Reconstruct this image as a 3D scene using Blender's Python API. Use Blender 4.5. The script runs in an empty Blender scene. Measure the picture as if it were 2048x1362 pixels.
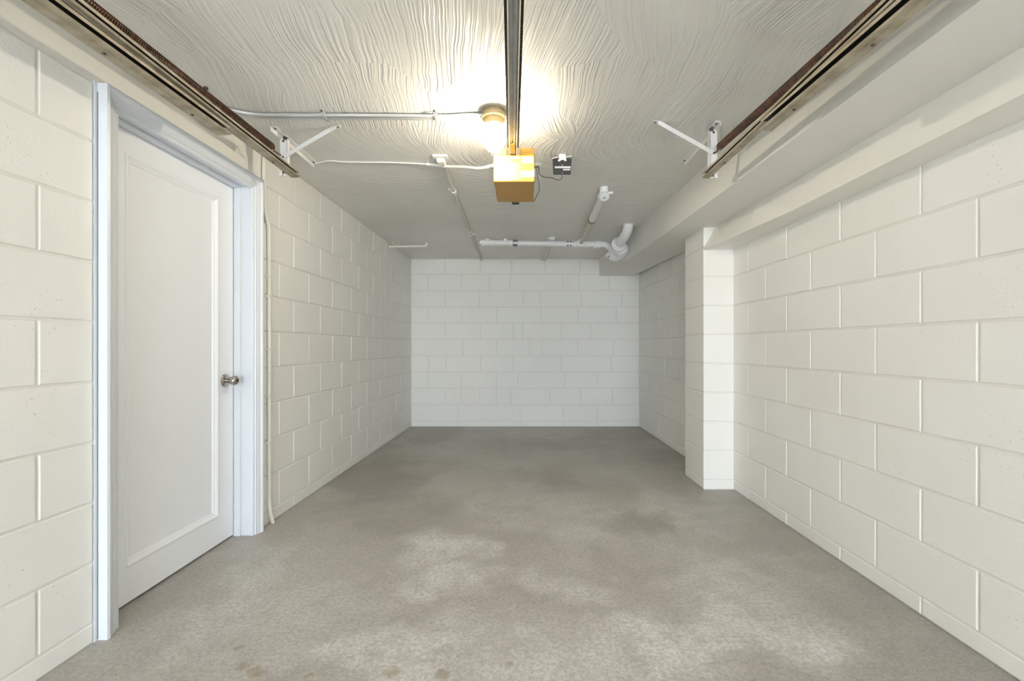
import bpy, math, random
from mathutils import Vector, Matrix
random.seed(7)
C = bpy.context.scene.collection
scn = bpy.context.scene
H = 1.077            # eye height above the floor
CEIL = 1.167 + H     # ceiling height

# ------------------------------------------------------------------ camera, sky, light, exposure
cam = bpy.data.objects.new('camera', bpy.data.cameras.new('camera'))
C.objects.link(cam); scn.camera = cam
cam.location = (0, 0, H); cam.rotation_euler = (math.pi/2, 0, 0)
cam.data.sensor_width = 36.0; cam.data.lens = 920.0/2048*36.0
cam.data.shift_x = -24/2048; cam.data.shift_y = 11/2048
cam.data.clip_start = 0.02

world = bpy.data.worlds.new('overcast_sky'); scn.world = world
world.use_nodes = True
bg = world.node_tree.nodes['Background']
bg.inputs['Color'].default_value = (0.82, 0.91, 1.0, 1)
bg.inputs['Strength'].default_value = 13.3

pl = bpy.data.lights.new('door_opening_portal', 'AREA')
pl.shape = 'RECTANGLE'; pl.size = 3.0; pl.size_y = 2.2
pl.cycles.is_portal = True
po = bpy.data.objects.new('door_opening_portal', pl); C.objects.link(po)
po.location = (0, -4.98, 1.12); po.rotation_euler = (math.pi/2, 0, 0)

sl = bpy.data.lights.new('sun', 'SUN'); sl.energy = 250.0; sl.angle = math.radians(2.0); sl.color = (1.0, 1.0, 1.0)
so = bpy.data.objects.new('sun', sl); C.objects.link(so)
so.rotation_euler = (math.radians(38), 0, math.radians(4))   # high outside the open door: it falls on the drive and on the floor just inside, behind the viewer

BULB_STRENGTH = 2050.0
scn.view_settings.view_transform = 'Standard'
scn.view_settings.look = 'None'
scn.view_settings.gamma = 1.0
scn.view_settings.use_curve_mapping = False
scn.view_settings.exposure = 0.44
scn.cycles.use_denoising = True
scn.cycles.max_bounces = 14
scn.cycles.diffuse_bounces = 9
scn.cycles.caustics_reflective = False
scn.cycles.caustics_refractive = False
scn.cycles.sample_clamp_indirect = 6.0

# ------------------------------------------------------------------ materials
class N:
    def __init__(s, name):
        s.m = bpy.data.materials.new(name); s.m.use_nodes = True
        s.t = s.m.node_tree; s.b = s.t.nodes['Principled BSDF']
        s.out = s.t.nodes['Material Output']
    def n(s, typ, ins=None, **kw):
        nd = s.t.nodes.new(typ)
        for k, v in kw.items(): setattr(nd, k, v)
        for k, v in (ins or {}).items(): s.set(nd.inputs[k], v)
        return nd
    def set(s, sock, v):
        if isinstance(v, bpy.types.NodeSocket): s.t.links.new(v, sock)
        else: sock.default_value = v
    def pos(s): return s.n('ShaderNodeNewGeometry').outputs['Position']
    def noise(s, vec, scale, detail=2, rough=.5, dist=0):
        return s.n('ShaderNodeTexNoise', {'Vector': vec, 'Scale': scale, 'Detail': detail, 'Roughness': rough, 'Distortion': dist})
    def math(s, op, a, b=0.0, c=None, clamp=False):
        nd = s.n('ShaderNodeMath', {0: a, 1: b}, operation=op, use_clamp=clamp)
        if c is not None: s.set(nd.inputs[2], c)
        return nd.outputs[0]
    def vmath(s, op, a, b=(0, 0, 0)):
        nd = s.n('ShaderNodeVectorMath', {0: a, 1: b}, operation=op)
        return nd.outputs['Value'] if op in ('LENGTH', 'DISTANCE', 'DOT_PRODUCT') else nd.outputs[0]
    def map(s, v, a, b, c=0.0, d=1.0, smooth=True):
        nd = s.n('ShaderNodeMapRange', {'Value': v, 'From Min': a, 'From Max': b, 'To Min': c, 'To Max': d},
                 interpolation_type='SMOOTHSTEP' if smooth else 'LINEAR')
        return nd.outputs[0]
    def mix(s, f, a, b):
        nd = s.n('ShaderNodeMix', data_type='RGBA')
        s.set(nd.inputs[0], f); s.set(nd.inputs[6], a); s.set(nd.inputs[7], b)
        return nd.outputs[2]
    def bump(s, h, strength, dist):
        b = s.n('ShaderNodeBump', {'Height': h, 'Strength': strength, 'Distance': dist})
        s.t.links.new(b.outputs[0], s.b.inputs['Normal'])
    def base(s, col, rough=.5, metal=0.0, spec=.5):
        if not isinstance(col, bpy.types.NodeSocket) and len(col) == 3: col = (*col, 1)
        s.set(s.b.inputs['Base Color'], col); s.set(s.b.inputs['Roughness'], rough)
        s.b.inputs['Metallic'].default_value = metal
        s.b.inputs['Specular IOR Level'].default_value = spec
        return s.m
def c4(r, g, b): return (r, g, b, 1)

def paint_block():
    s = N('painted_block'); p = s.pos()
    big = s.noise(p, 1.3, 3).outputs[0]
    col = s.mix(s.map(big, .35, .65), c4(.805, .800, .772), c4(.830, .826, .802))
    fine = s.noise(p, 85, 4, .65).outputs[0]
    v = s.n('ShaderNodeTexVoronoi', {'Vector': p, 'Scale': 55.0})
    gate = s.map(s.noise(p, 5, 2).outputs[0], .50, .66)
    pit = s.math('MULTIPLY', s.map(v.outputs['Distance'], .16, .05), gate)
    h = s.math('SUBTRACT', s.math('MULTIPLY', fine, .55), s.math('MULTIPLY', pit, .9))
    col = s.mix(s.math('MULTIPLY', pit, .45), col, c4(.40, .38, .33))
    s.bump(h, .35, .006)
    return s.base(col, .62, 0, .3)
def paint_flat(name, col, rough=.5, bumpy=.08, scale=60):
    s = N(name); p = s.pos()
    f = s.noise(p, scale, 3).outputs[0]
    s.bump(f, bumpy, .004)
    return s.base(col, rough, 0, .35)
def ceiling_mat():
    s = N('brushed_plaster_ceiling'); p = s.pos()
    sep = s.n('ShaderNodeSeparateXYZ', {0: p})
    wob = s.vmath('SUBTRACT', s.noise(p, 1.7, 2).outputs['Color'], (.5, .5, .5))
    wob2 = s.vmath('SUBTRACT', s.noise(p, 6.5, 1).outputs['Color'], (.5, .5, .5))
    p2 = s.vmath('ADD', p, s.vmath('MULTIPLY', wob, (.085, .085, 0)))
    vo = s.n('ShaderNodeTexVoronoi', {'Vector': p2, 'Scale': 2.1})
    rel = s.vmath('SUBTRACT', p2, vo.outputs['Position'])
    cr = s.n('ShaderNodeSeparateColor', {0: vo.outputs['Color']})
    back = s.map(sep.outputs['Y'], 2.5, 3.3)
    ang = s.math('ADD', s.math('MULTIPLY', s.math('SUBTRACT', cr.outputs[0], .5), 0.7), s.math('MULTIPLY', back, 1.35))
    rot = s.n('ShaderNodeVectorRotate', {'Vector': rel, 'Angle': ang}, rotation_type='Z_AXIS')
    rv = s.vmath('ADD', rot.outputs[0], s.vmath('MULTIPLY', wob2, (.022, .022, 0)))
    mp = s.vmath('MULTIPLY', rv, (150, 2.2, 1))
    mp = s.vmath('ADD', mp, s.vmath('MULTIPLY', vo.outputs['Color'], (40, 40, 40)))
    st = s.noise(mp, .62, 3, .55).outputs[0]
    ridge = s.math('SUBTRACT', 1.0, s.math('MULTIPLY', s.math('ABSOLUTE', s.math('SUBTRACT', s.noise(mp, .40, 1).outputs[0], .5)), 7.0), clamp=True)
    gate = s.map(s.noise(p, 2.6, 2).outputs[0], .36, .60, .25, 1.0)
    lump = s.noise(p, 16, 4, .6).outputs[0]
    h = s.math('ADD', s.math('MULTIPLY', s.math('ADD', s.math('MULTIPLY', st, .8), s.math('MULTIPLY', ridge, .55)), gate), s.math('MULTIPLY', lump, .35))
    amp = s.map(sep.outputs['Y'], 2.6, 5.0, 1.0, .55)
    s.bump(s.math('MULTIPLY', h, amp), .60, .009)
    big = s.noise(p, 1.1, 3).outputs[0]
    col = s.mix(s.map(big, .3, .7), c4(.70, .692, .662), c4(.765, .757, .727))
    return s.base(col, .42, 0, .4)
def floor_mat():
    s = N('worn_concrete_floor'); p = s.pos()
    w = s.vmath('SUBTRACT', s.noise(p, 2.2, 5, .62).outputs['Color'], (.5, .5, .5))
    pw = s.vmath('ADD', p, s.vmath('MULTIPLY', w, (.9, .9, 0)))
    mid = s.noise(pw, 1.1, 6, .6).outputs[0]
    col = s.mix(s.map(mid, .32, .68), c4(.375, .355, .322), c4(.49, .472, .438))
    # trodden, paler patches
    m = None
    for (x, y, rx, ry, a) in ((-.42, 2.45, .24, .22, .9), (-.38, 2.12, .30, .16, .8), (-.40, 1.65, .28, .22, .8), (.22, 2.05, .25, .16, .6),
                              (.45, 1.66, .30, .20, .9), (.80, 1.78, .34, .20, .8), (.95, 2.2, .36, .28, .55), (.1, 1.5, .5, .15, .6),
                              (-.95, 1.85, .5, .3, .35), (.1, 3.0, .5, .35, .4), (.95, 3.1, .30, .4, .5), (.55, 2.6, .5, .3, .35), (-1.25, 2.0, .12, .6, .5)):
        d = s.vmath('LENGTH', s.vmath('MULTIPLY', s.vmath('SUBTRACT', pw, (x, y, 0)), (1/rx, 1/ry, 0)))
        e = s.map(d, 1.35, .35, 0, a)
        m = e if m is None else s.math('MAXIMUM', m, e)
    grain = s.noise(p, 9, 6, .7).outputs[0]
    m = s.math('MULTIPLY', m, s.map(grain, .30, .58, .25, 1.0))
    col = s.mix(m, col, c4(.74, .73, .71))
    # dark damp zones
    dk = s.map(s.noise(s.vmath('ADD', pw, (7.3, 2.1, 0)), .9, 4).outputs[0], .50, .66, 0, .60)
    col = s.mix(dk, col, c4(.235, .215, .19))
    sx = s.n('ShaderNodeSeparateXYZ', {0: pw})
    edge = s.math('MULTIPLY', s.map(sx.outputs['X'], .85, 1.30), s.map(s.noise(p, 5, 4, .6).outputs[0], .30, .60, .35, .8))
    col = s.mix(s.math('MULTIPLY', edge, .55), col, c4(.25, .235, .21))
    fine = s.noise(p, 60, 5, .7).outputs[0]
    sp = s.noise(p, 170, 2).outputs[0]
    col = s.mix(s.map(fine, .38, .62, 0, .46), col, c4(.24, .225, .20))
    col = s.mix(s.map(sp, .60, .75, 0, .35), col, c4(.62, .60, .57))
    # rust spots
    ws = s.vmath('ADD', p, s.vmath('MULTIPLY', s.vmath('SUBTRACT', s.noise(p, 22, 3).outputs['Color'], (.5, .5, .5)), (.06, .06, 0)))
    r = None
    for (x, y, q) in ((-.943, 1.545, .030), (-.885, 1.52, .038), (-1.02, 1.64, .024), (-.434, 1.52, .035), (-.265, 1.515, .03), (-.05, 1.56, .022), (-.7, 1.5, .02)):
        e = s.map(s.vmath('DISTANCE', s.vmath('MULTIPLY', ws, (1, 1, 0)), (x, y, 0)), q, q*.4, 0, .6)
        r = e if r is None else s.math('MAXIMUM', r, e)
    col = s.mix(r, col, c4(.26, .19, .11))
    v = s.n('ShaderNodeTexVoronoi', {'Vector': p, 'Scale': 26.0})
    chip = s.math('MULTIPLY', s.map(v.outputs['Distance'], .10, .05), s.map(s.noise(p, 3.1, 2).outputs[0], .5, .6))
    col = s.mix(s.math('MULTIPLY', chip, .6), col, c4(.17, .15, .13))
    sq = s.noise(p, 42, 3, .6, 2.5).outputs[0]
    sq2 = s.math('ABSOLUTE', s.math('SUBTRACT', sq, .5))
    col = s.mix(s.map(sq2, .030, .0, 0, .34), col, c4(.72, .705, .67))
    s.bump(s.math('SUBTRACT', s.math('MULTIPLY', sq, .8), chip), .6, .006)
    return s.base(col, s.map(mid, .3, .7, .50, .40), 0, .4)
def rusty_metal(name, a, b, rust, rough=.42, metal=.75, amount=.6):
    s = N(name); p = s.pos()
    f = s.noise(p, 14, 4).outputs[0]
    col = s.mix(s.map(f, .35, .65), c4(*a), c4(*b))
    g = s.noise(s.vmath('ADD', p, (3, 5, 1)), 30, 5, .7).outputs[0]
    col = s.mix(s.map(g, .56, .72, 0, amount), col, c4(*rust))
    s.bump(g, .12, .003)
    return s.base(col, rough, metal, .5)
def emitter(name, col, strength):
    s = N(name); s.t.nodes.remove(s.b)
    e = s.n('ShaderNodeEmission', {'Color': c4(*col), 'Strength': strength})
    s.t.links.new(e.outputs[0], s.out.inputs[0]); return s.m
def glow_glass():
    s = N('glowing_globe_glass'); s.t.nodes.remove(s.b)
    e = s.n('ShaderNodeEmission', {'Color': c4(1, .95, .84), 'Strength': 5.0})
    t = s.n('ShaderNodeBsdfTransparent', {'Color': c4(.97, .96, .94)})
    mx = s.n('ShaderNodeMixShader', {0: .30}); s.t.links.new(t.outputs[0], mx.inputs[1]); s.t.links.new(e.outputs[0], mx.inputs[2])
    s.t.links.new(mx.outputs[0], s.out.inputs[0]); return s.m
def plain(name, col, rough=.5, metal=0.0, spec=.5): return N(name).base(col, rough, metal, spec)

M = {}
M['block'] = paint_block()
M['mortar'] = paint_flat('painted_mortar', (.74, .735, .70), .6, .2, 70)
M['beam'] = paint_flat('painted_beam', (.77, .765, .735), .55, .25, 28)
M['ledge'] = paint_flat('painted_ledge', (.80, .79, .745), .5, .1, 30)
M['ceiling'] = ceiling_mat()
M['floor'] = floor_mat()
M['drive'] = paint_flat('driveway_asphalt', (.10, .10, .10), .8, .2, 20)
M['door'] = paint_flat('white_door_paint', (.90, .925, .97), .38, .04, 25)
M['casing'] = paint_flat('white_trim_paint', (.71, .745, .80), .35, .04, 30)
M['dark'] = plain('dark_gap', (.03, .03, .035), .9)
M['caulk'] = plain('grey_caulk', (.16, .16, .17), .8)
M['nickel'] = plain('satin_nickel', (.46, .43, .385), .25, 1.0)
M['track'] = rusty_metal('aged_galvanised_track', (.40, .36, .28), (.30, .255, .185), (.18, .085, .035), .55, .30, .55)
M['spring'] = rusty_metal('rusty_spring_steel', (.10, .045, .022), (.05, .025, .015), (.20, .08, .03), .55, .5, .5)
M['lining'] = plain('black_lining', (.012, .010, .008), .6)  # near-black lining for the inside of the tracks
M['bracket'] = paint_flat('white_bracket_paint', (.80, .80, .79), .45, .1, 40)
M['bolt'] = plain('dark_bolt', (.08, .075, .07), .5, .6)
M['wire_white'] = plain('white_wire', (.80, .79, .75), .5)
M['rail'] = rusty_metal('zinc_rail', (.50, .51, .52), (.42, .43, .44), (.35, .34, .33), .32, .7, .2)
M['railedge'] = plain('cream_rail_edge', (.80, .74, .60), .45, .0)
M['chain'] = plain('oily_chain', (.018, .015, .012), .5, .4)
M['gold'] = paint_flat('mustard_enamel', (.40, .225, .035), .42, .06, 50)
M['goldpale'] = paint_flat('pale_mustard_enamel', (.40, .27, .075), .42, .06, 50)  # slightly paler mustard, for the opener's front panel
M['tape'] = plain('white_sticker', (.86, .86, .85), .5)
M['greytape'] = rusty_metal('worn_grey_sticker', (.60, .58, .54), (.50, .48, .44), (.70, .66, .58), .6, 0, .5)
M['orange'] = rusty_metal('rust_patch', (.62, .34, .05), (.55, .26, .03), (.45, .18, .02), .5, 0, .5)
M['socket'] = plain('tan_porcelain', (.52, .38, .17), .35)
M['boxmetal'] = rusty_metal('junction_box_steel', (.30, .24, .15), (.22, .17, .10), (.12, .07, .03), .5, .4, .4)
M['conduit'] = plain('grey_painted_conduit', (.50, .51, .51), .35, .35)
M['ceilpaint'] = paint_flat('cream_painted_conduit', (.64, .62, .56), .5, .1, 40)
M['wallconduit'] = paint_flat('wall_coloured_conduit', (.76, .745, .69), .45, .1, 40)
M['pvc'] = paint_flat('white_painted_pipe', (.80, .81, .82), .35, .06, 30)
M['pvc2'] = paint_flat('taupe_painted_pipe', (.55, .52, .45), .45, .1, 30)
M['clamp'] = rusty_metal('steel_clamp', (.35, .36, .37), (.25, .26, .27), (.15, .14, .13), .4, .7, .4)
M['black'] = plain('black_plastic', (.012, .012, .012), .42)
M['wirebrown'] = plain('brown_wire', (.07, .045, .03), .5)
M['glow'] = emitter('lit_bulb', (1.0, .89, .69), BULB_STRENGTH)
M['globe'] = glow_glass()

# ------------------------------------------------------------------ mesh builder
ORG = {}
class MB:
    def __init__(s): s.v = []; s.f = []
    def add(s, vs, fs):
        k = len(s.v); s.v += [tuple(v) for v in vs]; s.f += [tuple(i+k for i in f) for f in fs]; return s
    def box(s, a, b):
        x0, y0, z0 = a; x1, y1, z1 = b
        return s.hexa([(x0,y0,z0),(x1,y0,z0),(x1,y1,z0),(x0,y1,z0),(x0,y0,z1),(x1,y0,z1),(x1,y1,z1),(x0,y1,z1)])
    def hexa(s, p): return s.add(p, [(0,3,2,1),(4,5,6,7),(0,1,5,4),(1,2,6,5),(2,3,7,6),(3,0,4,7)])
    def bbox(s, a, b, r=.003):
        """box with chamfered edges"""
        x0,x1 = sorted((a[0],b[0])); y0,y1 = sorted((a[1],b[1])); z0,z1 = sorted((a[2],b[2]))
        r = min(r, (x1-x0)*.45, (y1-y0)*.45, (z1-z0)*.45)
        vs = []; idx = {}
        for sx in (0,1):
            for sy in (0,1):
                for sz in (0,1):
                    c = (x1 if sx else x0, y1 if sy else y0, z1 if sz else z0)
                    d = (-1 if sx else 1, -1 if sy else 1, -1 if sz else 1)
                    for ax in range(3):
                        q = [c[i]+d[i]*r for i in range(3)]; q[ax] = c[ax]
                        idx[(sx,sy,sz,ax)] = len(vs); vs.append(q)
        F = []
        for ax in range(3):
            o = [i for i in range(3) if i != ax]
            for sd in (0,1):
                l = []
                for (u, w) in ((0,0),(1,0),(1,1),(0,1)):
                    k = [0,0,0]; k[ax] = sd; k[o[0]] = u; k[o[1]] = w
                    l.append(idx[(*k, ax)])
                F.append(l)
        for ax in range(3):
            o = [i for i in range(3) if i != ax]
            for u in (0,1):
                for w in (0,1):
                    k0 = [0,0,0]; k0[o[0]] = u; k0[o[1]] = w; k1 = list(k0); k1[ax] = 1
                    F.append([idx[(*k0,o[0])], idx[(*k1,o[0])], idx[(*k1,o[1])], idx[(*k0,o[1])]])
        for sx in (0,1):
            for sy in (0,1):
                for sz in (0,1): F.append([idx[(sx,sy,sz,a)] for a in range(3)])
        return s.add(vs, F)
    def bar(s, p, q, w, t, up=(0,0,1)):
        """flat bar from p to q: width w across, thickness t along the 'up' side"""
        p, q = Vector(p), Vector(q); d = (q-p).normalized(); u = Vector(up)
        a = d.cross(u).normalized(); b = a.cross(d).normalized()
        pts = []
        for e in (p, q):
            for (i, j) in ((-1,-1),(1,-1),(1,1),(-1,1)): pts.append(e + a*i*w/2 + b*j*t/2)
        return s.hexa(pts)
    def tube(s, pts, r, seg=10, caps=True):
        P = [Vector(p) for p in pts]; n = len(P)
        R = r if isinstance(r, (list, tuple)) else [r]*n
        T = [(P[min(i+1,n-1)]-P[max(i-1,0)]).normalized() for i in range(n)]
        u = T[0].cross(Vector((0,0,1)) if abs(T[0].z) < .9 else Vector((1,0,0))).normalized()
        vs = []
        for i in range(n):
            u = (u - T[i]*u.dot(T[i])).normalized(); w = T[i].cross(u)
            for k in range(seg):
                a = 2*math.pi*k/seg; vs.append(P[i] + (u*math.cos(a)+w*math.sin(a))*R[i])
        fs = [(i*seg+k, i*seg+(k+1)%seg, (i+1)*seg+(k+1)%seg, (i+1)*seg+k) for i in range(n-1) for k in range(seg)]
        if caps: fs += [tuple(range(seg))[::-1], tuple((n-1)*seg+k for k in range(seg))]
        return s.add(vs, fs)
    def lathe(s, prof, org, axis=(0,0,1), seg=20):
        """profile list of (radius, height along axis)"""
        ax = Vector(axis).normalized(); o = Vector(org)
        u = ax.cross(Vector((0,0,1)) if abs(ax.z) < .9 else Vector((1,0,0))).normalized(); w = ax.cross(u)
        vs = []
        for (r, h) in prof:
            for k in range(seg):
                a = 2*math.pi*k/seg; vs.append(o + ax*h + (u*math.cos(a)+w*math.sin(a))*max(r, 1e-4))
        n = len(prof)
        fs = [(i*seg+k, i*seg+(k+1)%seg, (i+1)*seg+(k+1)%seg, (i+1)*seg+k) for i in range(n-1) for k in range(seg)]
        fs += [tuple(range(seg))[::-1], tuple((n-1)*seg+k for k in range(seg))]
        return s.add(vs, fs)
    def sweep(s, prof, p, q, ux, uz):
        """closed 2-D profile swept straight from p to q"""
        p, q, ux, uz = Vector(p), Vector(q), Vector(ux), Vector(uz); n = len(prof)
        vs = [e + ux*a + uz*b for e in (p, q) for (a, b) in prof]
        fs = [(i, (i+1)%n, n+(i+1)%n, n+i) for i in range(n)] + [tuple(range(n))[::-1], tuple(range(n, 2*n))]
        return s.add(vs, fs)
    def mesh(s, name, mat, org=(0,0,0), smooth=False):
        o = Vector(org); me = bpy.data.meshes.new(name)
        me.from_pydata([tuple(Vector(v)-o) for v in s.v], [], s.f); me.update()
        import bmesh
        bm = bmesh.new(); bm.from_mesh(me); bmesh.ops.recalc_face_normals(bm, faces=bm.faces); bm.to_mesh(me); bm.free()
        if smooth:
            me.polygons.foreach_set('use_smooth', [True]*len(me.polygons))
            try: me.set_sharp_from_angle(angle=math.radians(40))
            except Exception: pass
        me.materials.append(mat)
        return me
    def build(s, name, mat, parent=None, smooth=False, org=None, label=None):
        w = ORG[parent] if parent is not None else Vector(org if org else (0,0,0))
        ob = bpy.data.objects.new(name, s.mesh(name, mat, w, smooth)); C.objects.link(ob)
        if parent is not None: ob.parent = parent
        else: ob.location = w
        ORG[ob] = w
        if label: ob['label'] = label
        return ob
def thing(name, label, cat, loc, group=None):
    o = bpy.data.objects.new(name, None); C.objects.link(o); o.location = loc; o.empty_display_size = .05
    o['label'] = label; o['category'] = cat
    if group: o['group'] = group
    ORG[o] = Vector(loc); return o
def tag(o, label, cat, group=None):
    o['label'] = label; o['category'] = cat
    if group: o['group'] = group
    return o
def structure(o, label=None, cat=None):
    o['kind'] = 'structure'
    if label: o['label'] = label
    if cat: o['category'] = cat
    return o
def smooth_path(pts, k=6):
    P = [Vector(p) for p in pts]; out = []
    for i in range(len(P)-1):
        p0, p1, p2, p3 = P[max(i-1,0)], P[i], P[i+1], P[min(i+2,len(P)-1)]
        for j in range(k):
            t = j/k
            out.append(.5*((2*p1)+(p2-p0)*t+(2*p0-5*p1+4*p2-p3)*t*t+(3*p1-p0-3*p2+p3)*t**3))
    out.append(P[-1]); return out

# ------------------------------------------------------------------ setting: floor, ceiling, walls
YN, YB, YBLK = -5.0, 6.15, -0.75              # garage door opening (behind the viewer), back wall
LA, LB = Vector((-1.565, 1.374)), Vector((-1.511, YB))
RA, RB = Vector((1.591, 1.464)), Vector((1.544, YB))
def lx(y): return LA.x + (LB.x-LA.x)*(y-LA.y)/(LB.y-LA.y)
def rx(y): return RA.x + (RB.x-RA.x)*(y-RA.y)/(RB.y-RA.y)

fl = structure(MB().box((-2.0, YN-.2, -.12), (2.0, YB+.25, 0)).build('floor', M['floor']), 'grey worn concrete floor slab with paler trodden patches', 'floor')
ce = structure(MB().box((-2.0, YN-.2, CEIL), (2.0, YB+.25, CEIL+.18)).build('ceiling', M['ceiling']), 'grey white brush-stroked plaster ceiling', 'ceiling')
structure(MB().box((-9, -14, -.14), (9, YN-.2, -.02)).build('driveway', M['drive']), 'plain asphalt driveway outside the open garage door', 'driveway')

ZL = [0.0, .074] + [.087+H+.218*k for k in range(-4, 5)] + [CEIL]   # course lines
JV, JH, DEPTH, CH = .0095, .0075, .0055, .0035
_cache = {}
def block_mesh(w, h):
    key = (round(w, 3), round(h, 3))
    if key not in _cache:
        w, h = key; a, b = w/2, h/2; c = min(CH, a*.4, b*.4); D = .020
        vs = []
        for (x, z, y) in ((a, b, -D), (a, b, -c), (a-c, b-c, 0)):
            vs += [(-x, y, -z), (x, y, -z), (x, y, z), (-x, y, z)]
        fs = [(8,9,10,11)]
        for l in (0, 4):
            fs += [(l+i, l+(i+1)%4, l+4+(i+1)%4, l+4+i) for i in range(4)]
        mb = MB().add(vs, fs)
        _cache[key] = mb.mesh('block', M['block'])
    return _cache[key]
def courses(parent, p0, p1, normal, rows):
    """rows: list of (z0, z1, [s0, s1, s2 ...]) - joints as distances from p0 towards p1"""
    p0, p1 = p0.to_3d(), p1.to_3d(); d = (p1-p0).normalized(); nrm = Vector(normal).normalized()
    th = math.atan2(-nrm.x, nrm.y)
    for (z0, z1, js) in rows:
        for s0, s1 in zip(js[:-1], js[1:]):
            w = s1-s0-JV; h = z1-z0-JH
            if w < .02 or h < .015: continue
            c = p0 + d*(s0+s1)/2 + nrm*random.uniform(-.0006, .0006)
            o = bpy.data.objects.new('block', block_mesh(w, h)); C.objects.link(o)
            o.parent = parent; o.location = (c.x, c.y, (z0+z1)/2); o.rotation_euler = (0, 0, th)

def joints(start, end, first, step):
    k = math.floor((start-first)/step)+1; out = [start]; v = first+k*step
    while v < end-.03:
        if v > start+.03: out.append(v)
        v += step
    return out+[end]

# left wall, with the door opening
DO0, DO1, DOT = 1.752, 2.622, .915+H     # opening, top
def wall_piece(mb, xf, y0, y1, z0, z1, side):
    t = .16
    a, b = xf(y0)+side*DEPTH, xf(y1)+side*DEPTH
    mb.hexa([(a,y0,z0),(a+side*t,y0,z0),(b+side*t,y1,z0),(b,y1,z0),(a,y0,z1),(a+side*t,y0,z1),(b+side*t,y1,z1),(b,y1,z1)])
mb = MB()
wall_piece(mb, lx, YN, DO0, 0, CEIL, -1); wall_piece(mb, lx, DO1, YB+.1, 0, CEIL, -1); wall_piece(mb, lx, DO0, DO1, DOT, CEIL, -1)
wl = structure(mb.build('wall_left', M['mortar']), 'cream painted block wall with the white door in it', 'wall')
p0 = Vector((lx(YBLK), YBLK)); p1 = Vector((lx(YB), YB))
rows = []
nrows = len(ZL)-1
for i in range(nrows):
    z0, z1 = ZL[i], ZL[i+1]
    odd = i % 2
    if i < nrows-1:
        nearj = joints(YBLK, 1.672, 1.479 if i % 2 == 1 else 1.697, .437)
        rows.append((z0, z1, [j-YBLK for j in nearj]))
        farj = joints(2.700 if z0 < DOT-.1 else 2.70, YB-.003, (3.085 if i % 2 == 0 else 2.905), .394)
        rows.append((z0, z1, [j-YBLK for j in farj]))
    else:
        rows.append((z0, z1-.004, [j-YBLK for j in joints(2.72, YB-.003, 3.085, .394)]))
courses(wl, p0, p1, (1, -(LB.x-LA.x)/(LB.y-LA.y), 0), rows)
mb = MB()
ya, yb = YN, 2.715; zt = ZL[-2]+.004; ztf = .930+H
mb.hexa([(lx(ya)-.02,ya,zt),(lx(ya),ya,zt),(lx(yb),yb,zt),(lx(yb)-.02,yb,zt),(lx(ya)-.02,ya,CEIL),(lx(ya),ya,CEIL),(lx(yb),yb,CEIL),(lx(yb)-.02,yb,CEIL)])
mb.build('lintel', M['ledge'], wl, label='smooth plastered lintel strip above the door')
mb = MB()
mb.hexa([(lx(1.672)-.02,1.672,.0),(lx(1.672),1.672,.0),(lx(1.69),1.69,.0),(lx(1.69)-.02,1.69,.0),(lx(1.672)-.02,1.672,zt),(lx(1.672),1.672,zt),(lx(1.69),1.69,zt),(lx(1.69)-.02,1.69,zt)])
mb.hexa([(lx(2.67)-.02,2.67,.0),(lx(2.67)-.002,2.67,.0),(lx(2.70)-.002,2.70,.0),(lx(2.70)-.02,2.70,.0),(lx(2.67)-.02,2.67,zt),(lx(2.67)-.002,2.67,zt),(lx(2.70)-.002,2.70,zt),(lx(2.70)-.02,2.70,zt)])
mb.build('mortar_fillet', M['casing'], wl)

MB().box((lx(1.68)+.0002, 1.6823, .004), (lx(1.68)+.0030, 1.6838, ztf)).build('caulk_gap', M['caulk'], wl)
# right wall
mb = MB(); wall_piece(mb, rx, YN, YB+.1, 0, CEIL, 1)
wr = structure(mb.build('wall_right', M['mortar']), 'cream painted block wall under the low beam', 'wall')
p0 = Vector((rx(YBLK), YBLK)); p1 = Vector((rx(YB), YB))
rows = []
for i in range(nrows):
    z0, z1 = ZL[i], min(ZL[i+1], CEIL-.004)
    # even rows / odd rows half a block apart
    js = joints(YBLK, YB-.003, (1.610 if i % 2 == 1 else 1.838), .4615)
    rows.append((z0, z1, [j-YBLK for j in js]))
courses(wr, p0, p1, (-1, (RB.x-RA.x)/(RB.y-RA.y), 0), rows)

# back wall
wb = structure(MB().box((-1.75, YB+DEPTH, 0), (1.75, YB+.16, CEIL)).build('wall_back', M['mortar']), 'far end wall of cream painted blocks', 'wall')
BX = lambda q: (800+q/3.584-1048)*YB/920
jb = [[410, 860, 1170, 1415], [415, 860, 1170, 1415], [325, 440, 570, 690, 795, 1075, 1295, 1520], [203, 440, 690, 845, 1180, 1415],
      [203, 330, 575, 812, 1155, 1515], [450, 692, 930, 1018, 1275, 1530], [325, 575, 812, 880, 1155, 1365],
      [203, 443, 692, 1012, 1275, 1550], [325, 570, 885, 1005, 1300, 1590], [203, 443, 640, 790, 1165, 1280, 1500], [325, 575, 800, 1040, 1290]]
xl, xr = lx(YB)+.004, rx(YB)-.004
rows = []
for i in range(nrows):
    z0, z1 = ZL[i], min(ZL[i+1], CEIL-.004)
    js = [xl]+[BX(q) for q in jb[min(i, len(jb)-1)]]+[xr]
    rows.append((z0, z1, [xr-j for j in reversed(js)]))
courses(wb, Vector((xr, YB)), Vector((xl, YB)), (0, -1, 0), rows)

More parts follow.
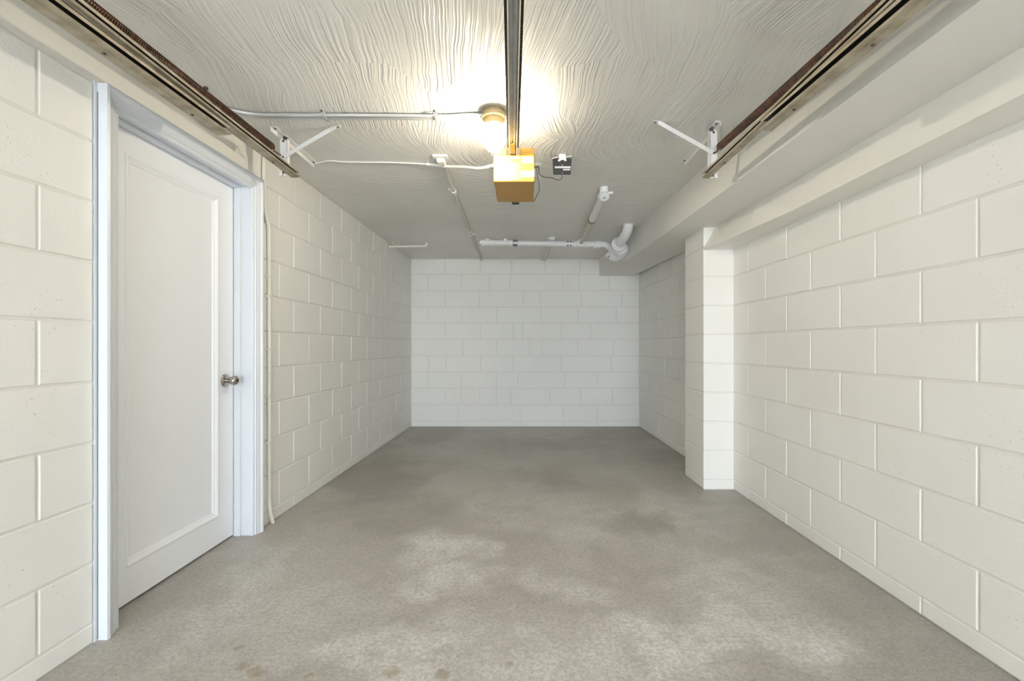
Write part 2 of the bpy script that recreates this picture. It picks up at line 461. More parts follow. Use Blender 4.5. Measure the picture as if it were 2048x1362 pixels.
# pier on the right wall
PX, PY0, PY1 = 1.346, 3.449, 3.842
PTOP = .889+H
pier = structure(MB().box((PX+.004, PY0+.004, 0), (rx(PY0)+.02, PY1-.004, PTOP+.02)).build('wall_pier', M['mortar']), 'square block pier standing out from the right wall', 'pier')
for i in range(nrows-1):
    z0, z1 = ZL[i], min(ZL[i+1], PTOP+.01)
    if z1-z0 < .03: continue
    mb = MB().bbox((PX, PY0, z0+JH/2), (rx(PY0)+.01, PY1, z1-JH/2), .003)
    mb.build('block', M['block'], pier)

# main beam along the right side: plan follows the measured, slightly bent line
bot = [(1.15, YN, .852), (1.139, 1.146, .862), (1.134, 2.46, .877), (1.115, 3.664, .888), (1.108, 4.677, .912), (1.009, YB, .936)]
top = [(1.205, YN), (1.195, 1.2), (1.18, 2.6), (1.157, 3.72), (1.126, 4.72), (1.006, YB)]
def rz(y): return .862+(y-1.146)*.0125 if y < 3.45 else .889+(y-3.45)*.0174
mb = MB(); vs = []
for (b, t) in zip(bot, top):
    xr_ = rx(b[1])+.03 if b[1] < 4.2 else rx(b[1])-.02-.075*(b[1]-4.2)/1.95
    vs += [(b[0], b[1], b[2]+H), (t[0], t[1], CEIL+.01), (xr_, b[1], CEIL+.01), (xr_, b[1], rz(b[1])+H)]
fs = []
for i in range(len(bot)-1):
    for k in range(4): fs.append((i*4+k, i*4+(k+1)%4, (i+1)*4+(k+1)%4, (i+1)*4+k))
fs += [(0,1,2,3), tuple(len(vs)-4+k for k in (3,2,1,0))]
mb.add(vs, fs)
structure(mb.build('ceiling_beam', M['beam']), 'deep painted beam running along the right side of the ceiling', 'beam')

# ledge below the beam against the right wall
prof = [(YN, 1.43, 1.445), (1.2, 1.43, 1.443), (2.44, 1.432, 1.441), (2.85, 1.398, 1.440), (3.2, 1.384, 1.440), (3.4495, 1.340, 1.440)]
mb = MB(); vs = []
for (y, xb, xt) in prof:
    z = .722+H
    vs += [(xb, y, z), (xt, y, rz(y)+H+.012), (rx(y)+.02, y, rz(y)+H+.012), (rx(y)+.02, y, z)]
fs = [(i*4+k, i*4+(k+1)%4, (i+1)*4+(k+1)%4, (i+1)*4+k) for i in range(len(prof)-1) for k in range(4)] + [(0,1,2,3), tuple(len(vs)-4+k for k in (3,2,1,0))]
mb.add(vs, fs)
structure(mb.build('trim_1', M['ledge']), 'boxed ledge under the beam ending at the block pier', 'ledge')

# ------------------------------------------------------------------ door_1
d1 = thing('door_1', 'white single panel door with a round knob in the left wall', 'door', (-1.60, 2.19, 0)); d1['kind'] = 'structure'
DX, DY0, DY1, DZ0, DZ1 = -1.647, 1.768, 2.608, .010, .900+H
PY_0, PY_1, PZ0, PZ1 = 1.896, 2.478, -.921+H, .800+H
mb = MB()
rec = .012; t = .04
for (y0, y1, z0, z1) in ((DY0, PY_0, DZ0, DZ1), (PY_1, DY1, DZ0, DZ1), (PY_0, PY_1, DZ0, PZ0), (PY_0, PY_1, PZ1, DZ1)):
    mb.box((DX-t, y0, z0), (DX, y1, z1))
mb.box((DX-t, PY_0, PZ0), (DX-rec, PY_1, PZ1))
leaf = mb.build('door_leaf', M['door'], d1)
# moulding around the sunk panel: a mitred ring with a rounded profile
ring = [(0, .000), (.004, .005), (.010, .006), (.016, .002), (.024, -.004), (.031, -.007), (.034, -.012)]
mb = MB(); vs = []
for (ins, x) in ring:
    vs += [(DX+x, PY_0+ins, PZ0+ins), (DX+x, PY_1-ins, PZ0+ins), (DX+x, PY_1-ins, PZ1-ins), (DX+x, PY_0+ins, PZ1-ins)]
fs = [(i*4+k, i*4+(k+1)%4, (i+1)*4+(k+1)%4, (i+1)*4+k) for i in range(len(ring)-1) for k in range(4)]
mb.add(vs, fs).build('panel_moulding', M['door'], leaf)
kn = MB().lathe([(.010,.0),(.013,.012),(.012,.022),(.014,.030),(.022,.036),(.0265,.045),(.0265,.056),(.023,.064),(.014,.0685),(.0,.069)], (DX, 2.534, -.19+H), (1,0,0), 24).build('door_knob', M['nickel'], d1, True, label='round satin nickel knob')
MB().lathe([(.036,0),(.036,.004),(.031,.008),(.022,.010),(.013,.011),(0,.011)], (DX, 2.534, -.19+H), (1,0,0), 24).build('rosette', M['nickel'], kn, True)
MB().lathe([(.009,0),(.009,.0025),(.004,.0035),(0,.0035)], (DX+.0685, 2.534, -.19+H), (1,0,0), 12).build('keyhole_disc', M['bolt'], kn, True)
# jamb, stop, dark gap behind
jx0, jx1 = -1.70, -1.553
for (y0, y1) in ((DO0-.012, DO0+.010), (DO1-.008, DO1+.014)):
    MB().box((jx0, y0, 0), (jx1, y1, DOT+.008)).build('jamb', M['casing'], d1)
MB().box((jx0, DO0+.010, DOT-.008), (jx1, DO1-.008, DOT+.010)).build('jamb', M['casing'], d1)
st = MB()
st.bbox((DX+.004, DO1-.021, 0), (DX+.040, DO1-.007, DOT-.008), .003); st.bbox((DX+.004, DO0+.009, 0), (DX+.040, DO0+.023, DOT-.008), .003)
st.bbox((DX+.006, DO0+.023, DOT-.022), (DX+.040, DO1-.021, DOT-.007), .003)
st.build('door_stop', M['casing'], d1)
MB().box((-1.78, DO0-.005, 0), (-1.692, DO1+.005, DOT)).build('door_backing', M['dark'], d1)
# casing: moulded profile, thickest at its outer edge
cw = .068
cp = [(0, -.002), (0, .036), (.010, .038), (.017, .034), (.020, .028), (.030, .026), (.044, .020), (.050, .020), (.053, .014), (.064, .012), (.068, .006), (.068, -.002)]
ztop = .964+H; zin = ztop-cw
def casing(y_out, sgn):
    mb = MB(); n = len(cp); vs = []
    for lvl in (0, 1):
        for (a, b) in cp:
            y = y_out + sgn*a
            vs.append((lx(y)+b, y, 0 if lvl == 0 else ztop-a))
    fs = [(i, (i+1)%n, n+(i+1)%n, n+i) for i in range(n)]+[tuple(range(n))[::-1], tuple(range(n,2*n))]
    mb.add(vs, fs).build('casing', M['casing'], d1)
YO0, YO1 = 1.684, 2.678
casing(YO0, 1); casing(YO1, -1)
mb = MB(); n = len(cp); vs = []
for e in (0, 1):
    for (a, b) in cp:
        y = YO0+a if e == 0 else YO1-a
        vs.append((lx(y)+b, y, ztop-a))
fs = [(i, (i+1)%n, n+(i+1)%n, n+i) for i in range(n)]+[tuple(range(n))[::-1], tuple(range(n,2*n))]
mb.add(vs, fs).build('casing', M['casing'], d1)

# ------------------------------------------------------------------ garage door tracks, springs, brackets
def track(name, label, xa, ya, xb, yb, z, w, h, sgn):
    """C-shaped rail; web on the wall side, open towards the room (sgn = direction of the opening in X)"""
    root = thing(name, label, 'track', ((xa+xb)/2, (ya+yb)/2, z), 'overhead garage door tracks')
    t = .0028
    pl_ = [(w*.86, h-.007), (w*.88, h), (.004, h), (0, h-.004), (0, .004), (.004, 0), (w*.62, 0), (w*.68, .002), (w*.94, .002), (w, .006)]
    mb = MB()
    for (a, b) in zip(pl_[:-1], pl_[1:]):
        dx, dz = b[0]-a[0], b[1]-a[1]; l = math.hypot(dx, dz); nx, nz = -dz/l*t/2, dx/l*t/2; ex, ez = dx/l*t/2, dz/l*t/2
        quad = [(a[0]-ex+nx, a[1]-ez+nz), (a[0]-ex-nx, a[1]-ez-nz), (b[0]+ex-nx, b[1]+ez-nz), (b[0]+ex+nx, b[1]+ez+nz)]
        mb.sweep([(q[0]*sgn, q[1]) for q in quad], (xa, ya, z), (xb, yb, z), (1,0,0), (0,0,1))
    rail = mb.build('rail', M['track'], root)
    mb = MB(); mb.sweep([(sgn*a, b) for (a, b) in ((.0018,.0018),(w*.6,.0018),(w*.6,.0030),(.0034,.0034),(.0034,h-.0034),(w*.84,h-.0034),(w*.84,h-.0018),(.0018,h-.0018))], (xa, ya, z), (xb, yb, z), (1,0,0), (0,0,1))
    mb.build('black_channel', M['lining'], root, label='black inside of the channel')
    for f in (.46, .62, .78, .93):
        x = xa+(xb-xa)*f; y = ya+(yb-ya)*f
        MB().lathe([(.006,0),(.006,.002),(.0035,.0045),(0,.0045)], (x+sgn*w*.34, y, z-.001), (0,0,-1), 8).build('rivet', M['bolt'], rail)
    return root
Z1, Z2 = .917+H, .962+H
track('door_track', 'lower of the two rusty tan tracks beside the left wall, above the door', -1.335, -.55, -1.333, 2.0, Z1, .060, .036, 1)
track('door_track', 'upper longer track on the left, ending beyond the left ceiling bracket', -1.290, -.55, -1.330, 2.625, Z2, .052, .030, 1)
track('door_track', 'lower shorter tan track beside the right beam, its end hanging free', 1.090, -.55, .990, 1.836, .860+H, .050, .040, -1)
track('door_track', 'upper longer track on the right, ending beyond the right ceiling bracket', 1.008, -.55, 1.003, 2.485, .906+H, .038, .030, -1)

def spring(label, xa, ya, xb, yb, z, hook):
    root = thing('extension_spring', label, 'spring', ((xa+xb)/2, (ya+yb)/2, z[1]), 'rusty extension springs')
    A, B = Vector((xa, ya, z[0])), Vector((xb, yb, z[1])); d = (B-A); Ln = d.length; d.normalize()
    u = d.cross(Vector((0,0,1))).normalized(); w = u.cross(d)
    turns = int(Ln/.0092); sg = 10; pts = []
    for i in range(turns*sg+1):
        a = 2*math.pi*i/sg; pts.append(A + d*(Ln*i/(turns*sg)) + (u*math.cos(a)+w*math.sin(a))*.0165)
    MB().tube(pts, .0027, 5).build('coil', M['spring'], root, True)
    MB().lathe([(.017,-.03),(.019,-.028),(.019,.004),(.012,.010),(0,.010)], B, d, 14).build('end_cap', M['spring'], root, True)
    hk = Vector(hook)
    MB().tube(smooth_path([B+d*.005, B+d*.018+w*.012, B+d*.034+w*.004, B+d*.034-w*.012, hk], 5), .0035, 6).build('hook', M['spring'], root, True)
    MB().tube([A-d*.25-w*.01, B-w*.004], .0022, 6).build('safety_cable', M['clamp'], root)
    return root
spring('rust brown coil spring stretched above the left tracks', -1.366, -.45, -1.343, 2.44, (1.062+H, 1.062+H), (-1.332, 2.52, 1.045+H))
spring('rust brown coil spring stretched above the right tracks', 1.013, -.45, 1.014, 2.375, (.870+H, 1.033+H), (1.012, 2.435, 1.025+H))

def bracket(label, x, ya, yb, ys, zs, sgn, xd, yd, zj, zt_, xw):
    """ceiling angle along Y, hanging strap at ys, diagonal brace to the ceiling at xd"""
    root = thing('track_bracket', label, 'bracket', (x, ys, CEIL), 'white ceiling brackets of the door tracks')
    a = MB(); a.box((x-.014, ya, CEIL-.004), (x+.014, yb, CEIL)); a.box((x-sgn*.014-.002, ya, CEIL-.026), (x-sgn*.014+.002, yb, CEIL-.004))
    ang = a.build('ceiling_angle', M['bracket'], root)
    for y in (ya+.02, yb-.03): MB().lathe([(.006,0),(.006,.004),(.003,.005),(0,.005)], (x, y, CEIL-.004), (0,0,-1), 8).build('bolt', M['bolt'], ang)
    s = MB(); s.box((x-.019, ys-.002, zt_), (x+.019, ys+.002, CEIL-.02)); s.box((x+sgn*.019-.002, ys-.002, zt_), (x+sgn*.019+.002, ys+.026, CEIL-.02))
    s.box((xw, ys-.002, zs), (xw-sgn*.022, ys+.002, zt_+.001)); s.box((xw, ys-.002, zs), (xw-sgn*.003, ys+.024, zt_+.001)); s.box((xw-sgn*.02, ys-.0018, zs), (xw+sgn*.014, ys+.0018, zs+.006))
    strap = s.build('hanger_strap', M['bracket'], root)
    for z in (zj, CEIL-.035): MB().lathe([(.006,0),(.006,.004),(.003,.006),(0,.006)], (x, ys-.002, z), (0,-1,0), 8).build('bolt', M['bolt'], strap)
    b = MB(); P, Q = Vector((x+sgn*.005, ys-.006, zj)), Vector((xd, yd, CEIL-.006))
    b.bar(P, Q, .004, .022, (0,0,1)); b.bar(P+Vector((0,.010,.010)), Q+Vector((0,.010,.006)), .020, .003, (0,0,1))
    b.bar(Q-Vector((sgn*-.002,0,0)), Q+Vector((sgn*.028,0,.003)), .020, .004, (0,0,1))
    br = b.build('diagonal_brace', M['bracket'], root)
    MB().lathe([(.005,0),(.005,.004),(0,.005)], (xd+sgn*.015, yd, CEIL-.006), (0,0,-1), 8).build('bolt', M['bolt'], br)
    k = MB(); k.lathe([(.010,0),(.010,.012),(.006,.014),(.006,.020),(0,.020)], (x+sgn*.006, ys-.012, CEIL-.022), (sgn,0,0), 6)
    k.build('pivot_bolt', M['bolt'], root)
bracket('white ceiling bracket carrying the end of the left tracks', -1.330, 2.44, 2.94, 2.545, .942+H, 1, -1.0, 2.435, 1.045+H, Z2+.033, -1.3320)
bracket('white ceiling bracket carrying the end of the right tracks', 1.005, 2.385, 2.91, 2.440, .890+H, -1, .695, 2.385, 1.022+H, .906+H+.033, 1.0050)

# ------------------------------------------------------------------ opener with its rail
OX0, OX1, OY0, OY1, OZ0, OZ1 = -.166, .057, 2.50, 2.86, .894+H, 1.078+H
op = thing('door_opener', 'mustard yellow box of the garage door opener hanging at the end of the rail', 'door opener', (-.054, 2.68, OZ0))
mb = MB()
nx0, nx1, nz = -.097, -.024, OZ1-.038      # slot for the rail in the front
mb.bbox((OX0, OY0+.002, OZ0), (OX1, OY1, nz), .004)
mb.bbox((OX0, OY0+.002, nz-.001), (nx0, OY1, OZ1), .003); mb.bbox((nx1, OY0+.002, nz-.001), (OX1, OY1, OZ1), .003)
mb.box((nx0-.003, OY0+.12, nz-.001), (nx1+.003, OY1-.01, OZ1-.004))
hs = mb.build('housing', M['gold'], op)
def plate(name, x0, x1, z0, z1, mat, off=.0016, label=None):
    MB().box((x0, OY0+.002-off, z0), (x1, OY0+.003, z1)).build(name, mat, hs, label=label)
fx = lambda px: (px-1048)*OY0/920
fz = lambda py: (692-py)*OY0/920+H
plate('front_panel', fx(989), fx(1040), fz(361), fz(325), M['goldpale'], .0008)
plate('sticker', fx(988.5), fx(999.5), fz(323.5), fz(310), M['tape'])
plate('sticker', fx(989.5), fx(999.5), fz(352), fz(337.5), M['tape'])
plate('sticker', fx(1044), fx(1067), fz(326), fz(313), M['greytape'], label='worn grey sticker on the right')
plate('sticker', fx(1041), fx(1066), fz(354), fz(341.5), M['greytape'], label='worn grey sticker low on the right')
plate('sticker', fx(1066.2), fx(1068.5), fz(353), fz(338), M['tape'], .0020)
plate('sticker', fx(1020), fx(1037), fz(316.5), fz(313.5), M['tape'])
plate('rust_stain', fx(1043), fx(1060), fz(304), fz(296.5), M['orange'])
MB().bbox((-.075, OY1-.004, OZ0-.012), (-.030, OY1+.012, OZ0+.01), .003).build('rear_latch', M['black'], op)
for sx in (OX0+.03, OX1-.03):
    MB().box((sx-.012, OY1-.05, OZ1-.01), (sx+.012, OY1-.047, CEIL)).build('hanger_strip', M['clamp'], op)
for (z, y) in ((OZ0+.10, OY0+.05), (OZ0+.02, OY0+.2)):
    MB().lathe([(.008,0),(.008,.006),(.004,.007),(0,.007)], (OX0, y, z), (-1,0,0), 8).build('side_screw', M['clamp'], hs)
# cable connectors on both sides
MB().lathe([(.017,0),(.017,.008),(.012,.010),(.012,.022),(0,.022)], (OX0, OY0+.06, fz(324)), (-1,0,0), 12).build('cable_connector', M['clamp'], op, True)
mb = MB(); mb.bbox((OX1-.002, OY0+.05, fz(325)), (OX1+.030, OY0+.08, fz(316)), .003); mb.tube([(OX1+.02, OY0+.055, fz(320)), (OX1+.035, OY0+.045, fz(329))], .004, 6); mb.lathe([(.007,0),(.007,.008),(0,.010)], (OX1+.030, OY0+.06, fz(319)), (1,0,0), 8)
mb.build('terminal_clamp', M['clamp'], op)
# rail: T-shaped bar with a chain along both edges
RZ = 1.043+H
def rail_x(y): return -.020 + (y-1.0)*(-.027)
mb = MB(); ya, yb = -.6, OY0+.10
A, B = Vector((rail_x(ya), ya, RZ)), Vector((rail_x(yb), yb, RZ))
mb.sweep([(-.0165,-.002),(-.005,-.002),(-.004,.0012),(.001,.0012),(.002,-.002),(.0115,-.002),(.0115,.012),(-.0165,.012)], A, B, (1,0,0), (0,0,1))
rl = mb.build('rail', M['rail'], op)
mb = MB()
for sg in (-1, 1):
    mb.sweep([(sg*.0170,-.006),(sg*.0216,-.006),(sg*.0216,.020),(sg*.0170,.020)], A, B, (1,0,0), (0,0,1))
    mb.sweep([(sg*.011,.012),(sg*.020,.012),(sg*.020,.015),(sg*.011,.015)], A, B, (1,0,0), (0,0,1))
mb.build('rail_edge', M['railedge'], rl)
for sg in (-1, 1):
    mb = MB(); y = ya
    while y < OY0-.09:
        x = rail_x(y)+sg*.0262
        mb.box((x-.0044, y, RZ-.004), (x+.0044, y+.0066, RZ+.005))
        mb.box((x-.0018, y+.0066, RZ-.002), (x+.0018, y+.0096, RZ+.003))
        y += .0096
    ch = mb.build('chain', M['chain'], rl); ch['kind'] = 'stuff'
MB().bbox((rail_x(2.42)-.014, 2.36, RZ-.006), (rail_x(2.42)+.012, 2.48, RZ-.001), .002).build('rail_clip', M['gold'], op)
MB().box((rail_x(.4)-.012, .40, RZ+.012), (rail_x(.4)+.012, .404, CEIL)).build('hanger_strip', M['clamp'], op)

# ------------------------------------------------------------------ ceiling lamp
LXc, LYc = -.150, 2.284
lamp = thing('ceiling_lamp', 'lit bare ceiling lamp with an egg shaped glass globe beside the opener rail', 'lamp', (LXc, LYc, CEIL))
mb = MB().lathe([(.054,0),(.056,.004),(.056,.030),(.050,.034),(0,.034)], (LXc, LYc, CEIL), (0,0,-1), 24)
jb_ = mb.build('junction_box', M['boxmetal'], lamp, True)
MB().lathe([(.050,.032),(.060,.034),(.061,.040),(.054,.044),(.046,.046),(.044,.066),(.043,.072),(0,.072)], (LXc, LYc, CEIL), (0,0,-1), 24).build('lamp_holder', M['socket'], lamp, True)
for a in (.4, 1.6, 3.4, 5.0):
    MB().lathe([(.006,0),(.006,.003),(.003,.005),(0,.005)], (LXc+.053*math.cos(a), LYc-abs(.053*math.sin(a)), CEIL-.040), (0,0,-1), 8).build('screw', M['nickel'], lamp)
gp = [(.040,.066),(.044,.070),(.047,.076),(.056,.088),(.0615,.104),(.0625,.120),(.060,.140),(.054,.160),(.045,.178),(.034,.192),(.020,.202),(.008,.206),(0,.2065)]
gm = MB().lathe(gp, (LXc, LYc, CEIL), (0,0,-1), 28); gm.f = gm.f[:-2]
gm.build('globe', M['globe'], lamp, True, label='glowing clear glass globe')
MB().lathe([(.004,.108),(.009,.112),(.015,.118),(.018,.127),(.0175,.135),(.013,.143),(.007,.147),(0,.148)], (LXc, LYc, CEIL), (0,0,-1), 16).build('light_bulb', M['glow'], lamp, True, label='lit warm white bulb inside the globe')
MB().tube([(LXc-.006, LYc-.03, CEIL-.19), (LXc-.008, LYc-.03, CEIL-.235)], .003, 6).build('pull_chain', M['wire_white'], lamp)

# ------------------------------------------------------------------ conduits and cables
def clip_band(name, parent, x, y, r, mat, n=1):
    mb = MB(); mb.box((x-.006, y-r*1.3, CEIL-2*r-.006), (x+.006, y+r*1.3, CEIL-2*r-.002)); mb.box((x-.006, y-r*1.3-.004, CEIL-2*r-.006), (x+.006, y-r*1.3, CEIL)); mb.box((x-.006, y+r*1.3, CEIL-.004), (x+.006, y+r*1.3+.016, CEIL))
    return mb.build(name, mat, parent)
cd = thing('ceiling_conduit', 'pair of grey conduits crossing the ceiling from the left tracks to the lamp', 'conduit', (-.8, 2.31, CEIL-.01))
for (off, zz) in ((0, .011), (.026, .011)):
    pts = smooth_path([(-1.545, 2.20+off, CEIL-.10), (-1.515, 2.205+off, CEIL-.028), (-1.46, 2.235+off, CEIL-zz-.002), (-1.36, 2.290+off, CEIL-zz), (-1.2, 2.302+off, CEIL-zz), (-.7, 2.306+off, CEIL-zz), (-.40, 2.312+off*.9, CEIL-zz), (-.28, 2.300+off*.7, CEIL-zz), (-.200, 2.292+off*.7, CEIL-.018)], 5)
    MB().tube(pts, .0095, 9).build('conduit', M['conduit'], cd, True)
for x in (-1.0, -.44):
    mb = MB(); mb.bbox((x-.010, 2.292, CEIL-.0235), (x+.010, 2.348, CEIL-.0195), .002); mb.box((x-.010, 2.286, CEIL-.0235), (x+.010, 2.293, CEIL)); mb.box((x-.009, 2.345, CEIL-.022), (x+.009, 2.352, CEIL))
    s_ = mb.build('conduit_strap', M['conduit'], cd)
    MB().lathe([(.006,0),(.005,.004),(0,.005)], (x-.004, 2.278, CEIL), (0,0,-1), 8).build('screw', M['bolt'], s_)
wy = 2.77
wc = thing('wall_conduit', 'thin wall coloured conduit running down beside the right door casing to the floor', 'conduit', (lx(wy), wy, 0))
pts = smooth_path([(lx(2.72)+.016, 2.715, CEIL-.01), (lx(2.72)+.016, 2.715, .93+H), (lx(2.72)+.016, 2.715, .84+H), (lx(2.75)+.014, 2.742, .765+H), (lx(wy)+.012, wy, .69+H), (lx(wy)+.012, wy+.004, .3+H), (lx(wy)+.012, wy+.006, -.3+H), (lx(wy)+.012, wy+.006, -.85+H), (lx(wy)+.014, wy+.012, -1.0+H), (lx(wy)+.022, wy+.03, 0.001)], 6)
MB().tube(pts, .0115, 9).build('conduit', M['wallconduit'], wc, True)
for z in (.42, .30, -.02, -.30, -.58):
    mb = MB(); mb.box((lx(wy)-.001, wy-.040, z+H-.007), (lx(wy)+.003, wy+.012, z+H+.007)); mb.box((lx(wy)+.002, wy-.012, z+H-.006), (lx(wy)+.025, wy+.016, z+H+.006))
    mb.build('conduit_clip', M['wallconduit'], wc)
# cable from the left bracket across the ceiling to the opener
cb = thing('white_cable', 'cream cable sagging across the ceiling from the left bracket to the opener', 'cable', (-.7, 2.9, CEIL-.01))
pts = smooth_path([(-1.33, 2.93, CEIL-.006), (-1.22, 2.885, CEIL-.006), (-1.12, 2.905, CEIL-.005), (-.84, 2.91, CEIL-.006), (-.62, 2.93, CEIL-.009), (-.48, 2.90, CEIL-.035), (-.36, 2.78, CEIL-.085), (-.26, 2.65, OZ1-.055), (OX0-.015, OY0+.06, fz(323.5))], 6)
MB().tube(pts[:25], .0045, 7).build('cable', M['wire_white'], cb, True)
MB().tube(pts[24:], .0085, 8).build('cable_sleeve', M['wire_white'], cb, True)
wl_ = thing('ceiling_wire', 'straight white wire stapled to the ceiling above the left spring', 'wire', (-1.475, 1.0, CEIL-.005))
MB().tube([(-1.466, -.5, CEIL-.005), (-1.455, 2.04, CEIL-.005)], .0050, 6).build('wire', M['wire_white'], wl_, True)
MB().lathe([(.010,0),(.010,.008),(.005,.012),(.005,.020),(0,.020)], (-1.435, 2.075, CEIL), (0,0,-1), 8).build('bolt', M['bolt'], wl_)
# conduit running away along the ceiling
ac = thing('painted_conduit', 'cream painted conduit running along the ceiling from the opener cable to the far wall', 'conduit', (-.55, 4.5, CEIL-.02))
MB().tube([(-.513, 2.88, CEIL-.016), (-.522, 3.42, CEIL-.016)], .016, 10).build('conduit', M['ceilpaint'], ac, True)
MB().tube([(-.522, 3.40, CEIL-.013), (-.545, 4.6, CEIL-.013), (-.572, YB-.002, CEIL-.013)], .012, 10).build('conduit', M['ceilpaint'], ac, True)
mb = MB(); mb.bbox((-.56, 2.80, CEIL-.012), (-.468, 2.845, CEIL), .003); mb.bbox((-.540, 2.83, CEIL-.034), (-.490, 2.90, CEIL-.002), .006); mb.build('end_fitting', M['wire_white'], ac)
mb = MB(); mb.lathe([(.013,0),(.021,.002),(.021,.03),(.013,.032)], (-.522, 3.40, CEIL-.016), (0,1,0), 12); mb.lathe([(.018,.05),(.019,.052),(.019,.064),(.012,.066)], (-.522, 3.40, CEIL-.016), (0,1,0), 12); mb.bbox((-.565, 3.40, CEIL-.014), (-.535, 3.418, CEIL), .003); mb.build('coupling', M['wire_white'], ac, True)
mb = MB(); mb.lathe([(.012,0),(.018,.003),(.018,.05),(.012,.053)], (-.546, 4.62, CEIL-.013), (0,1,0), 12); mb.build('coupling', M['wire_white'], ac, True)
mb = MB(); mb.lathe([(.012,.12),(.017,.123),(.017,.16),(.012,.163)], (-.546, 4.62, CEIL-.013), (0,1,0), 12); mb.bbox((-.537, 4.77, CEIL-.012), (-.505, 4.79, CEIL), .003); mb.build('coupling', M['wire_white'], ac, True)
# boxed batten at the back
bt = thing('ceiling_batten', 'short painted batten on the ceiling behind the drain pipe', 'batten', (.28, 5.5, CEIL-.02))
mb = MB(); A, B = Vector((.295, 4.98, CEIL)), Vector((.262, YB-.002, CEIL)); mb.sweep([(-.036,0),(-.036,-.014),(-.024,-.024),(.024,-.024),(.036,-.014),(.036,0)], A, B, (1,0,0), (0,0,1)); mb.build('batten', M['ceilpaint'], bt)
mb = MB(); mb.bbox((.257, 4.90, CEIL-.032), (.333, 4.99, CEIL), .010); mb.build('end_block', M['pvc'], bt)
# little white rod at the left
rod = thing('wall_rod', 'short thin white rod from the left wall with an elbow up to the ceiling', 'conduit', (-1.3, 5.18, CEIL-.04))
MB().tube(smooth_path([(lx(5.18)-.004, 5.18, CEIL-.050), (-1.45, 5.18, CEIL-.048), (-1.2, 5.18, CEIL-.044), (-1.115, 5.18, CEIL-.044), (-1.100, 5.18, CEIL-.036), (-1.098, 5.18, CEIL)], 6), .0105, 8).build('rod', M['wire_white'], rod, True)
for x in (-1.385, -1.462): MB().tube(smooth_path([(x, 5.18, CEIL-.044), (x, 5.165, CEIL-.030), (x-.015, 5.14, CEIL)], 5), .006, 6).build('hook', M['ceilpaint'], rod, True)
mb = MB(); mb.lathe([(.010,0),(.020,.003),(.020,.018),(.010,.021)], (-1.098, 5.18, CEIL-.036), (0,0,1), 10); mb.build('elbow_collar', M['wire_white'], rod, True)
tag(MB().lathe([(.020,0),(.020,.003),(.012,.010),(.004,.014),(0,.014)], (-.638, 5.66, CEIL), (0,0,-1), 10).build('ceiling_hook', M['wire_white'], smooth=True, org=(-.638, 5.66, CEIL)), 'tiny white cap on the ceiling near the far wall', 'cap')

# ------------------------------------------------------------------ receiver box and wires
RB_Y = 2.80; qx = lambda px: (px-1048)*RB_Y/920; qz = lambda py: (692-py)*RB_Y/920+H
rb = thing('receiver_box', 'small black receiver box with two white label strips hung from the ceiling', 'receiver', (qx(1124.5), RB_Y, qz(347)))
mb = MB(); x0, x1, z0, z1 = qx(1105.5), qx(1143.5), qz(346.5), qz(317)
mb.hexa([(x0+.004,RB_Y,z0),(x1-.006,RB_Y,z0),(x1-.006,RB_Y+.022,z0),(x0+.004,RB_Y+.022,z0),(x0,RB_Y,z1),(x1,RB_Y,z1),(x1,RB_Y+.022,z1),(x0,RB_Y+.022,z1)])
bx = mb.build('case', M['black'], rb)
MB().box((qx(1109.5), RB_Y-.0012, qz(336.5)), (qx(1141), RB_Y, qz(332.7))).build('label_strip', M['tape'], bx)
MB().box((qx(1126), RB_Y-.0012, qz(340.8)), (qx(1140.3), RB_Y, qz(338))).build('label_strip', M['tape'], bx)
for (px, py) in ((1124.6, 330.3), (1125.4, 346.2)): MB().lathe([(.0035,0),(.0035,.002),(0,.003)], (qx(px), RB_Y, qz(py)), (0,-1,0), 8).build('screw', M['nickel'], bx)
mb = MB()
pr = [(1117,311),(1121,309),(1124.5,310.5),(1129,309),(1132,312),(1131.5,317),(1133,322.5),(1129.5,323.5),(1127,321),(1122,321.5),(1119,324.8),(1115,322.5),(1116.5,320.5),(1118.5,318)]
mb.sweep([(qx(a), qz(b)) for (a, b) in pr], (0, RB_Y-.010, 0), (0, RB_Y-.004, 0), (1,0,0), (0,0,1))
mb.box((qx(1119), RB_Y-.005, qz(316)), (qx(1130), RB_Y+.015, CEIL))
mb.build('mounting_bracket', M['bracket'], rb)
MB().bar((qx(1104), RB_Y+.004, qz(317)), (qx(1117), RB_Y+.004, qz(314.5)), .012, .004).build('side_tab', M['bracket'], rb)
MB().bar((qx(1132), RB_Y+.004, qz(314.5)), (qx(1144), RB_Y+.004, qz(312)), .012, .006).build('side_tab', M['bracket'], rb)
wr1 = thing('thin_wire', 'thin brown wire looping from the opener to the black receiver box', 'wire', (.12, 2.7, 1.0+H))
pts = smooth_path([(OX1+.024, OY0+.05, fz(322)), (OX1+.026, OY0+.08, fz(335)), (.085, 2.66, (692-347)*2.66/920+H), (.115, 2.70, (692-354)*2.70/920+H), (.165, 2.74, (692-355.5)*2.74/920+H), (.205, 2.77, (692-360)*2.77/920+H), (.228, 2.79, (692-357)*2.79/920+H), (qx(1124.5), RB_Y+.006, qz(347.0))], 6)
MB().tube(pts, .0022, 6).build('wire', M['wirebrown'], wr1, True)
wr2 = thing('thin_wire', 'thin dark wire hanging down the right side of the yellow opener', 'wire', (OX1+.02, 2.6, .97+H))
MB().tube(smooth_path([(OX1+.012, OY0+.06, fz(327)), (OX1+.020, OY0+.08, fz(345)), (OX1+.030, OY0+.10, fz(357)), (OX1+.028, OY0+.12, fz(367)), (OX1+.012, OY0+.15, fz(377)), (OX1-.001, OY0+.18, fz(382))], 6), .0022, 6).build('wire', M['wirebrown'], wr2, True)

